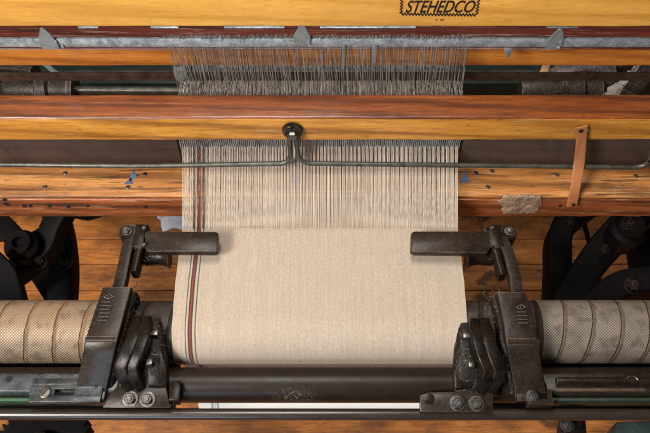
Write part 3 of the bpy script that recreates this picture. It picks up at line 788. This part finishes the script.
# ------------------------------------------------------------------ temples
def temple(side):
    Mx = 636
    U = (lambda u: u) if side < 0 else (lambda u: Mx-u)
    dv = 0 if side < 0 else 2
    lab = ('temple with brown flat plate over the left striped edge of the cloth' if side < 0 else 'temple with brown flat plate over the plain right edge of the cloth')
    base = az(U(95), 390+dv, -.03)
    t = thing('temple', lab, 'temple', base, 'temples stretching the cloth')
    # support bar: rises from the front rail, bends, passes over the roller
    zz = [(90, 392, -.034), (92, 380, -.020), (96, 362, .002), (99.5, 345, .022), (101, 339, .029), (103, 333, .031), (107, 320, .032), (112, 303, .033), (117, 287, .034)]
    if side > 0: zz = [(105, 392, -.034), (106, 380, -.020), (110, 360, .002), (112, 345, .022), (113, 339, .029), (115, 333, .031), (117, 320, .032), (121, 303, .033), (125, 290, .034)]
    path = [az(U(u), v+(dv if side > 0 else 0), z) for u, v, z in zz]
    m = MB(); th = .011
    P = [p - Vector((0, 0, th)) for p in path]
    m.sweep(P, [.0235, .0235, .0235, .0235, .024, .0238, .0235, .0228, .022], th, up=(0, .15, 1), rect=.0022, across=(1, 0, 0))
    # cross ridge at the bend
    c = path[4]; m.cyl(c+Vector((-.0232, 0, -.0035)), c+Vector((.0232, 0, -.0035)), .0052, 14)
    # heavy side web under the bar
    bar = m.build('support_bar', M['brown_iron'], t)
    m = MB(); m.sweep([p + Vector((-side*.0165, 0, -.030)) for p in path[1:]], .011, .016, up=(0, .15, 1), rect=.005, across=(1, 0, 0)); m.jitter(.0012, 90)
    m.build('bar_web', M['lint_iron'], t)
    # raised casting marks: a lozenge and worn rows
    m = MB(); uc, vc = (108.5, 297) if side < 0 else (521-0, 307)
    f = (lambda a, b_: az(uc+a, vc+b_, .0345+.0004))
    lo = [(-4.5, 0), (0, -2.6), (4.5, 0), (0, 2.6)]
    if side < 0: lo = [(-4.5, 0), (1, -3.0), (5, -.4), (0, 2.0)]
    for q in range(4):
        a, b_ = f(*lo[q]), f(*lo[(q+1) % 4]); m.sweep([a, b_], .0006, .0006, prof=6)
    m.sweep([f(-.3, -1.2), f(-.3, 1.3)], .0006, .0006, prof=6)
    rr = random.Random(5+side)
    for row in range(6 if side < 0 else 4):
        vv = 5 + row*3.6; x = -6.5 - row*.9 if side < 0 else -4.5+row*.6
        for q in range(5):
            w = rr.uniform(.9, 1.7)
            a, b_ = f(x, vv), f(x+w, vv-.2)
            a.z -= .0001+row*.00025; b_.z -= .0001+row*.00025
            m.sweep([a, b_], .0009, .0005, prof=6); x += w+.7
    m.build('casting_mark', M['mark'], t)
    # narrow arm to the head
    q = [(119, 292, .026), (123, 275, .027), (127, 255, .028), (131, 240, .029), (134, 228, .030)]
    if side > 0: q = [(120, 296, .026), (122, 278, .027), (128, 256, .028), (134, 242, .029), (140, 232, .030)]
    P = [az(U(u), v, z-.008) for u, v, z in q]
    m = MB(); m.sweep(P, [.0095, .0092, .009, .0092, .0085], .009, rect=.002); m.build('arm', M['brown_iron'], t)
    P2 = [p+Vector((-side*.018, .003, -.004)) for p in P[1:]]
    m = MB(); m.sweep(P2, [.006, .007, .008, .007], .012, n=4, prof=16); m.jitter(.0008, 120)
    # clamp lugs round the hinge
    h = az(U(127), 232, .03)
    m.lathe(h+Vector((0, 0, -.03)), h+Vector((0, 0, .002)), [(0, 0), (.013, 0), (.0135, .9), (.012, 1), (0, 1)], 20)
    h2 = az(U(139), 236, .028); m.box(h2+Vector((-.010, -.022, -.022)), h2+Vector((.010, .022, .003)), .003)
    m.build('hinge_block', M['dark_iron'], t)
    m = MB(); m.hexnut(h+Vector((0, 0, .002)), (0, 0, 1), .0062, .006); m.build('hinge_bolt', M['bright_nut'], t)
    for vv in (228, 245):
        h3 = az(U(144), vv, .0335); m = MB(); m.lathe(h3+Vector((0, 0, -.004)), h3+Vector((0, 0, .002)), [(.0036, 0), (.0036, .7), (.0028, 1), (0, 1)], 12); m.build('screw', M['bright_nut'], t)
    # flat cover plate
    z = .030
    pl = [(147, 231), (216, 231.5), (218.5, 233), (218, 250), (216, 252), (149, 251.5), (145, 249), (145, 233)]
    if side > 0: pl = [(146, 233), (150, 231), (222, 231), (225, 233), (225.5, 250), (222, 252), (150, 253), (146, 250)]
    m = MB(); m.prism([az(U(u), v, z) for u, v in pl][::(1 if side < 0 else -1)], (0, 0, -.012), .0016, seg=2)
    m.build('cover_plate', M['brown_iron'], t)
    # spiked roller and curved trough under the plate
    a = az(U(140), 256, -.004); b_ = az(U(170), 256, -.004)
    m = MB(); m.lathe(a, b_, [(0, 0), (.016, 0), (.0165, .3), (.015, .6), (.0165, .8), (.021, 1), (0, .98)], 24); m.jitter(.0006, 100)
    m.build('trough', M['dark_iron'], t)
    rod0 = az(U(178), 244, .008); rod1 = az(U(214), 244, .008)
    m = MB(); m.cyl(rod0, rod1, .0075, 18); m.build('spiked_roller', M['dark_iron'], t)
    # loose wire hook
    if side < 0: hk = [(124, 283), (126, 287), (130, 289), (135, 287), (137, 282)]
    else: hk = [(497, 292), (500, 298), (504, 302), (507, 298), (508, 292)]
    m = MB(); m.tube([az(u, v, .02) for u, v in hk], .0009, 8); m.build('wire_hook', M['bright_nut'], t)
    # foot that clamps to the front rail
    f0 = az(U(91 if side < 0 else 105), 391+dv*.5, -.036)
    m = MB(); m.box(f0+Vector((-.024, -.016, -.006)), f0+Vector((.024, .014, .006)), .0025); m.build('foot', M['steel'] if side < 0 else M['dark_iron'], t)
    p = az(U(96), 386, -.022) if side < 0 else az(532, 397, -.028)
    m = MB()
    if side < 0: m.cyl(p, p+Vector((0, 0, .0007)), .0022, 12); m.build('peg_hole', M['hole'], t)
    else: m.hexnut(p, (0, -.3, 1), .0075, .008); m.build('clamp_bolt', M['bright_nut'], t)
    return t
temple(-1); temple(1)

# ------------------------------------------------------------------ temple brackets
def bracket(side):
    Mx = 621
    U = (lambda u: u) if side < 0 else (lambda u: Mx-u)
    dv = 0 if side < 0 else 4
    lab = 'dark iron bracket with curved lugs and hex nuts, beside the striped cloth edge' if side < 0 else 'dark iron bracket with curved lugs and hex nuts, beside the plain cloth edge'
    t = thing('bracket', lab, 'bracket', az(U(145), 400, -.08), 'lugged brackets on the breast bar')
    # mounting plate leaning towards the viewer
    out = [(116, 387), (166, 387), (170, 408), (102, 408), (104, 402)] if side < 0 else [(128, 387), (190, 388), (201, 391), (201, 408), (128, 408)]
    m = MB(); m.prism([az(U(u), v+dv, -.026 - (v-387)*.0004) for u, v in out], (0, .004, -.010), .002)
    m.build('mount_plate', M['brown_iron'], t)
    nrm = Vector((0, -.25, 1))
    for u, v in (((130.5, 399), (147.5, 399.5)) if side < 0 else ((145, 399.5), (164, 399.5))):
        m = MB(); m.hexnut(az(U(u), v+dv, -.0305), nrm, .0085, .0085); m.build('hex_nut', M['bright_nut'], t)
    # two curved lugs
    for k, (o1, o2) in enumerate(((0, 0), (10.5, 0))):
        q = [(137, 321, .012), (136, 330, .020), (134, 342, .022), (130, 354, .018), (125.5, 365, .010), (124.5, 373, .002), (127, 381, -.010), (130, 388, -.02)]
        P = [az(U(u+o1), v+dv*.6, z-.012) for u, v, z in q]
        P = [P[0]] + sum(([P[i].lerp(P[i+1], s/4) for s in range(1, 5)]) for i in range(len(P)-1)) if False else P
        m = MB(); m.sweep(P, [.0075, .0095, .0105, .0105, .0108, .0105, .0088, .007], [.011, .013, .015, .017, .018, .016, .013, .01], up=(0, .1, 1), rect=.0035)
        o = m.build('curved_lug', M['dark_iron'], t)
    # web with stop bolts
    m = MB()
    m.prism([az(U(u), v+dv*.6, z) for u, v, z in ((152, 338, .002), (158, 339, .004), (167, 372, -.012), (166, 386, -.02), (148, 386, -.02), (148, 366, -.004))], (0, 0, -.014), .003)
    m.build('web', M['dark_iron'], t)
    for u, v in ((155, 333), (149.5, 362)):
        p = az(U(u), v+dv*.6, .010 if v < 350 else .006); m = MB()
        m.box(p+Vector((-.0045, -.0045, -.012)), p+Vector((.0045, .0045, .002)), .0012); m.build('stop_bolt', M['bright_nut'], t)
    # dark body joining the lugs to the bar
    m = MB(); b0 = az(U(140), 352+dv, -.02)
    m.sweep([az(U(150), 322+dv, -.012), az(U(148), 345+dv, -.012), az(U(146), 372+dv, -.028), az(U(145), 392+dv, -.045)], [.02, .028, .034, .036], [.012, .016, .018, .015], n=4, prof=20)
    m.jitter(.0015, 70); m.build('body', M['lint_iron'], t)
    if side < 0:
        m = MB(); p = az(175, 391, -.03); m.box(p+Vector((-.008, -.015, -.02)), p+Vector((.008, .017, .002)), .0025); m.build('side_lug', M['dark_iron'], t)
    else:
        m = MB(); p = az(429, 399, -.03); m.lathe(p, p+Vector((0, -.0005, .003)), [(.009, 0), (.009, .6), (.006, .8), (0, .8)], 18); m.build('boss', M['dark_iron'], t)
    return t
bracket(-1); bracket(1)

rl = random.Random(21)
def lint(spots, n, label):
    m = MB()
    for _ in range(n):
        u, v, du, dv_, z0, z1 = rl.choice(spots)
        p = az(u+rl.uniform(-du, du), v+rl.uniform(-dv_, dv_), rl.uniform(z0, z1)); d = Vector((rl.uniform(-1, 1), rl.uniform(-1, 1), rl.uniform(-.4, .4))).normalized(); P = [p]
        for k in range(5):
            d = (d + Vector((rl.uniform(-1, 1), rl.uniform(-1, 1), rl.uniform(-.7, .7)))*.7).normalized(); P.append(P[-1]+d*rl.uniform(.0012, .003))
        m.sweep(P, .00022, .00022, prof=3, caps=False)
    tag(m.build('lint', M['lint']), label, 'lint', None, 'stuff')
lint([(126, 310, 10, 20, -.005, .012), (124, 350, 6, 24, -.012, .006), (142, 262, 8, 8, .0, .016), (152, 345, 8, 18, -.006, .006)], 170, 'grey fluff caught in the dark ironwork left of the cloth')
lint([(494, 312, 9, 18, -.005, .012), (504, 352, 6, 26, -.012, .006), (498, 258, 5, 8, .0, .012), (470, 348, 8, 18, -.006, .006)], 170, 'grey fluff caught in the dark ironwork right of the cloth')

# ------------------------------------------------------------------ front rails either side
def front_rail(side):
    lab = 'steel and chipped green front rail with slotted guide, at the lower left' if side < 0 else 'dark front rail with long rusty groove, at the lower right'
    x0, x1 = (-.85, az(118, 380, -.03).x) if side < 0 else (az(545, 380, -.03).x, .85)
    t = thing('front_rail', lab, 'rail', ((x0+x1)/2, -.28, ZC-.09), 'front rails of the loom')
    ya = az(50, 371, -.034).y; yb = az(50, 391, -.034).y; yc = az(50, 402, -.050).y
    m = MB(); m.prism([(x0, ya, ZC-.040), (x0, ya-.004, ZC-.034), (x0, yb, ZC-.034), (x0, yb-.003, ZC-.040), (x0, yb-.003, ZC-.09), (x0, ya, ZC-.09)], (x1-x0, 0, 0), .0015)
    m.build('top_web', M['steel'] if side < 0 else M['brown_iron'], t)
    w0, w1 = (x0, -.246) if side < 0 else (.230, x1)
    m = MB(); m.box((w0, -.295, ZC-.16), (w1, -.15, ZC-.125), .003); m.build('gap_filler', M['black_iron'], t)  # added dark block: keeps the gap by the roller dark, hides the floor
    m = MB(); m.box((x0, yc, ZC-.062), (x1-.03 if side < 0 else x1, yb-.0045, ZC-.046), .003); m.build('painted_edge', M['green'] if side < 0 else M['green_dark'], t)
    if side < 0:
        zt = -.024
        a = az(33, 378, zt); b_ = az(100, 402, zt); s0 = az(55, 389.5, zt); s1 = az(74, 394, zt)
        m = MB()
        m.box((a.x, s0.y+.001, ZC-.033), (b_.x, a.y, ZC+zt), .0015); m.box((a.x, b_.y, ZC-.033), (b_.x, s1.y-.001, ZC+zt), .0015)
        m.box((a.x, s1.y-.001, ZC-.033), (s0.x, s0.y+.001, ZC+zt-.0003), 0); m.box((s1.x, s1.y-.001, ZC-.033), (b_.x, s0.y+.001, ZC+zt-.0003), 0)
        g_ = m.build('slotted_guide', M['steel'], t)
        m = MB(); m.box((a.x, az(0, 384, zt).y-.001, ZC+zt-.001), (b_.x, az(0, 384, zt).y+.001, ZC+zt+.0015), .0005); m.build('guide_rib', M['bright_nut'], g_)
        p = az(45, 393, zt); m = MB(); m.lathe(p, p+Vector((0, 0, .003)), [(.0085, 0), (.0085, .7), (.007, 1), (0, 1)], 20)
        m.box(p+Vector((-.006, -.0009, .0028)), p+Vector((.006, .0009, .0033)), 0, M=Matrix.Translation(p) @ Matrix.Rotation(.9, 4, 'Z') @ Matrix.Translation(-p), mi=1)
        m.build('slot_screw', [M['screw'], M['hole']], t)
        p = az(9, 379, -.034); m = MB(); m.cyl(p, p+Vector((0, 0, .001)), .005, 16); m.build('bolt_hole', M['hole'], t)
    else:
        a = az(556, 381, -.024); m = MB(); m.cyl(a, (.85, a.y, a.z), .0055, 18, bev=.0015); rod = m.build('slide_rod', M['dark_iron'], t)
        a = az(556, 389.5, -.033); b_ = az(645, 389.5, -.033); m = MB(); m.box((a.x, a.y-.0028, ZC-.035), (b_.x, a.y+.0028, ZC-.0325), .001); m.build('rusty_groove', M['rust_dark'], t)
        a = az(543, 396, -.030); m = MB(); m.box((az(527, 396, -.03).x, a.y-.013, ZC-.05), (az(553, 396, -.03).x, a.y+.012, ZC-.030), .003); m.build('end_block', M['brown_iron'], t)
        p = az(633, 382, -.016); m = MB(); m.tube([p+Vector((.009*math.cos(R(a)), .009*math.sin(R(a)), 0)) for a in range(20, 170, 15)], .0012, 8); m.build('wire_clip', M['bright_nut'], t)
front_rail(-1); front_rail(1)

# ------------------------------------------------------------------ cast frames seen below
def rib(m, pts, w, th=.02, mi=0):
    P = [az(u, v, z) for u, v, z in pts]
    Q = []
    for i in range(len(P)):
        for k in range(6):
            if i == len(P)-1: break
            p0, p1, p2, p3 = P[max(i-1, 0)], P[i], P[i+1], P[min(i+2, len(P)-1)]
            t = k/6
            Q.append(.5*((2*p1)+(p2-p0)*t+(2*p0-5*p1+4*p2-p3)*t*t+(3*p1-p0-3*p2+p3)*t**3))
    Q.append(P[-1])
    W = w if not isinstance(w, (list, tuple)) else [w[0]+(w[1]-w[0])*i/(len(Q)-1) for i in range(len(Q))]
    m.sweep(Q, W, th, rect=.005, mi=mi)
lf = thing('side_frame', 'black cast-iron curved frame below the roller end at the left', 'loom frame', (-.7, .1, 0), 'cast-iron side frames')
m = MB()
rib(m, [(48, 190, -.30), (58, 222, -.34), (63, 250, -.38), (64, 280, -.42), (60, 320, -.47), (52, 360, -.52)], .026, .03)
m.build('curved_leg', M['black_iron'], lf)
m = MB(); rib(m, [(70, 200, -.22), (55, 226, -.25), (45, 248, -.28), (20, 270, -.30), (-20, 296, -.32)], (.021, .028), .02); m.build('brace', M['black_iron'], lf)
m = MB(); rib(m, [(-30, 200, -.42), (5, 228, -.44), (30, 258, -.46), (64, 310, -.48)], .024, .02); m.build('brace', M['black_iron'], lf)
m = MB(); rib(m, [(50, 232, -.46), (53, 255, -.48), (56, 284, -.5)], .013, .01); m.build('highlight_plate', M['teal'], lf)  # added blue-grey plate standing in for a highlight inside the leg
m = MB(); rib(m, [(-15, 262, -.2), (3, 280, -.22), (12, 310, -.25)], .03, .02); m.build('boss', M['black_iron'], lf)
m = MB(); c_ = az(22, 243, -.24); m.lathe(c_+Vector((0, 0, -.04)), c_+Vector((0, -.01, .02)), [(0, 0), (.034, 0), (.034, .7), (.026, .8), (.024, 1), (.012, 1), (.012, .8), (0, .8)], 24); m.build('hub', M['black_iron'], lf)
for u, v, z in ((60, 228, -.29), (12, 276, -.27), (40, 262, -.27), (66, 262, -.36)):
    m = MB(); m.hexnut(az(u, v, z), (0, -.3, 1), .011, .012); m.build('hex_nut', M['dark_iron'], lf)
m = MB(); m.tube([az(-5, 240, -.5), az(30, 236, -.5), az(62, 218, -.5)], .007, 10); m.build('tie_rod', M['black_iron'], lf)
m = MB(); m.tube([az(72, 214, -.2), az(88, 217, -.22), az(99, 214, -.24)], .008, 10); m.build('lug', M['black_iron'], lf)
rf = thing('side_frame', 'black cast-iron frame with broad diagonal brace below the roller end at the right', 'loom frame', (.7, .1, 0), 'cast-iron side frames')
m = MB(); rib(m, [(610, 190, -.30), (575, 214, -.34), (559, 238, -.38), (557, 270, -.42), (556, 310, -.46), (558, 360, -.52)], .026, .03); m.build('curved_leg', M['black_iron'], rf)
m = MB(); rib(m, [(670, 185, -.28), (630, 222, -.31), (596, 258, -.35), (560, 312, -.40)], (.036, .030), .025); m.build('brace', M['black_iron'], rf)
m = MB(); rib(m, [(632, 195, -.45), (641, 235, -.47), (648, 275, -.49), (655, 320, -.5)], .035, .025); m.build('brace', M['black_iron'], rf)
m = MB(); rib(m, [(592, 312, -.2), (610, 293, -.21), (634, 284, -.21), (690, 280, -.21)], .026, .02); m.build('brace', M['teal'] if False else M['black_iron'], rf)
m = MB(); c_ = az(628, 226, -.25); m.lathe(c_+Vector((0, 0, -.05)), c_+Vector((0, -.01, .02)), [(0, 0), (.036, 0), (.036, .7), (.028, .8), (.026, 1), (0, 1)], 24); m.build('boss', M['black_iron'], rf)
for u, v, z in ((570, 222, -.31), (604, 250, -.3), (640, 238, -.4), (632, 286, -.185), (628, 224, -.23)):
    m = MB(); m.hexnut(az(u, v, z), (0, -.3, 1), .011, .012); m.build('hex_nut', M['dark_iron'], rf)
m = MB(); m.tube([az(582, 215, -.5), az(604, 300, -.52)], .006, 10); m.build('tie_rod', M['black_iron'], rf)

# below the front rod: gear at the left, lever and casting at the right
gc = az(40, 452, -.25)
m = MB(); NT_ = 44; pts = []
for k in range(NT_*4):
    r = .098 if (k % 4) in (1, 2) else .088
    a = 2*math.pi*k/(NT_*4); pts.append(gc+Vector((0, r*math.cos(a)*.9, r*math.sin(a))))
m = MB(); m.prism([gc+Vector((r_.y-gc.y, (r_.z-gc.z), 0)) for r_ in pts], (0, 0, -.03), .001, seg=1)
gear = thing('gear_wheel', 'black toothed gear wheel peeping out below the front rod at the lower left', 'gear', gc-Vector((0, 0, .03)))
m.build('toothed_rim', M['black_iron'], gear)
m = MB(); m.cyl(gc+Vector((0, 0, -.05)), gc+Vector((0, 0, .02)), .03, 24, bev=.004); m.build('hub', M['dark_iron'], gear)
lv = thing('treadle_lever', 'short dark lever end showing under the front rod, right of the floor boards', 'lever', az(572, 440, -.2))
m = MB(); m.sweep([az(572, 405, -.14), az(572, 420, -.15), az(571, 445, -.2)], [.016, .02, .026], .014, n=4, prof=18); m.build('lever_arm', M['dark_iron'], lv)
m = MB(); m.hexnut(az(567, 424, -.134), (0, -.2, 1), .009, .008); m.build('nut', M['steel'], lv)
m = MB(); m.prism([az(u, v, -.3) for u, v in ((616, 421), (660, 419), (700, 470), (610, 470))], (0, 0, -.06), .006)
tag(m.build('casting', M['teal']), 'teal-grey painted iron casting in the bottom right corner', 'casting')

# ------------------------------------------------------------------ behind the heald frames
m = MB(); m.box((-1.0, .50, ZC-.42), (1.0, .92, ZC-.20), .02); tag(m.build('cross_rail', M['green_dark']), 'dark green painted loom cross rail in shadow behind the heald frames', 'rail')
m = MB(); m.cyl((-.60, .385, ZC-.055), (.75, .385, ZC-.055), .009, 16); tag(m.build('lease_rod', M['rod_grey']), 'thin grey rod behind the heald frames, dim in shadow', 'rod')
m = MB(); m.cyl((-.8, 1.0, ZC-.03), (.8, 1.0, ZC-.03), .05, 32); tag(m.build('back_rest', M['dark_iron']), 'dark back roller that the warp comes over, deep behind the heald frames', 'roller')
bh = thing('bearing_housing', 'dark rusty bearing housing behind the heald frames at the far left', 'casting', az(45, 95, -.08))
m = MB(); p0, p1 = az(8, 90, -.015), az(76, 90, -.015)
m.lathe(p0, p1, [(0, 0), (.026, 0), (.028, .05), (.028, .45), (.034, .48), (.034, .62), (.026, .66), (.026, .92), (.03, .93), (.03, 1), (0, 1)], 28); m.jitter(.0012, 40)
m.build('housing', M['rust'], bh)
m = MB(); m.cyl(p1, p1+Vector((.35, 0, -.004)), .008, 16); m.build('shaft', M['rod_grey'], bh)
m = MB(); rib(m, [(-25, 74, .02), (8, 70, .02), (36, 73, .02)], .016, .02); rib(m, [(30, 72, .0), (40, 80, -.01), (42, 90, -.02)], .012, .012); m.jitter(.001, 40); m.build('cap', M['rust'], bh)
m = MB(); m.sweep([az(42, 62, .03), az(62, 78, .0)], .005, .0015, n=6); tag(m.build('metal_strip', M['fin']), 'thin pale metal strip slanting behind the orange rail at the left', 'strip')
m = MB(); m.sweep([az(548, 60, .0), az(540, 84, -.02)], .008, .004, n=6); tag(m.build('lath', M['lath']), 'short wooden lath slanting behind the orange rail at the right', 'lath')
lk = thing('linkage', 'worn grey linkage arms and bearing behind the heald frames at the right', 'linkage', az(585, 95, -.08))
m = MB(); m.lathe(az(520, 90, -.02), az(600, 90, -.02), [(0, 0), (.02, 0), (.024, .08), (.024, .5), (.03, .52), (.03, .75), (.022, .8), (.022, 1), (0, 1)], 26); m.jitter(.001, 40); m.build('bearing', M['rust'], lk)
m = MB(); rib(m, [(553, 78, .0), (568, 71, .01), (590, 69, .01), (612, 74, .0)], (.014, .02), .014); m.jitter(.001, 40); m.build('arm', M['worn_grey'], lk)
m = MB(); rib(m, [(575, 70, .0), (600, 66, .0), (640, 64, .0)], .012, .012); m.build('arm', M['rust'], lk)
m = MB(); rib(m, [(655, 62, .02), (642, 80, .02), (628, 98, .02)], .017, .014); m.jitter(.001, 40); m.build('arm', M['rust'], lk)
for u, v in ((640, 80),):
    m = MB(); m.hexnut(az(u, v, .02), (0, -.5, 1), .010, .010); m.build('hex_nut', M['worn_grey'], lk)
# rag: a crumpled strip of cloth
m = MB(); bm = m.bm; gr = []
for j in range(25):
    row = []
    for i in range(11):
        fx, fy = i/10, j/24
        q = az(600 + 38*fy + 14*fx*(1+.4*mn.noise(Vector((fy*4, 0, 1)))), 97 - 34*fy + 7*fx, .004 + .012*fy)
        n_ = mn.noise_vector(Vector((fx*3, fy*9, 7))); n2_ = mn.noise_vector(Vector((fx*8, fy*20, 3)))
        row.append(bm.verts.new(q + n_*.010 + n2_*.004))
    gr.append(row)
for j in range(24):
    for i in range(10): bm.faces.new([gr[j][i], gr[j][i+1], gr[j+1][i+1], gr[j+1][i]]).smooth = True
o = m.build('rag', M['rag']); o.modifiers.new('thickness', 'SOLIDIFY').thickness = .0015
tag(o, 'dusty pale grey rag caught in the linkage at the upper right', 'rag')

# ------------------------------------------------------------------ light
def area(name, loc, target, sx, sy, power, col):
    l = bpy.data.lights.new(name, 'AREA'); l.shape = 'RECTANGLE'; l.size = sx; l.size_y = sy; l.energy = power; l.color = col
    o = bpy.data.objects.new(name, l); COL.objects.link(o); o.location = loc
    o.rotation_euler = (Vector(target)-Vector(loc)).to_track_quat('-Z', 'Y').to_euler()
area('window_light', (-1.5, -1.5, 2.75), (0, .05, .9), .9, .8, 116, (1.0, .94, .87))
area('far_window', (-.7, -2.3, 1.35), (0, -.25, .85), .7, .5, 12, (.66, .83, 1.0))
area('overhead_light', (-.2, .25, 3.0), (0, .2, .9), 1.0, .6, 40, (1.0, .95, .88))  # soft light added from above, over the back of the loom
w = bpy.data.worlds.new('World'); scene.world = w; w.use_nodes = True
w.node_tree.nodes['Background'].inputs[0].default_value = (.80, .86, .95, 1); w.node_tree.nodes['Background'].inputs[1].default_value = .045
scene.view_settings.view_transform = 'Standard'; scene.view_settings.look = 'None'; scene.view_settings.exposure = 0; scene.view_settings.gamma = 1
scene.render.engine = 'CYCLES'
scene.render.resolution_x = 1024; scene.render.resolution_y = 682
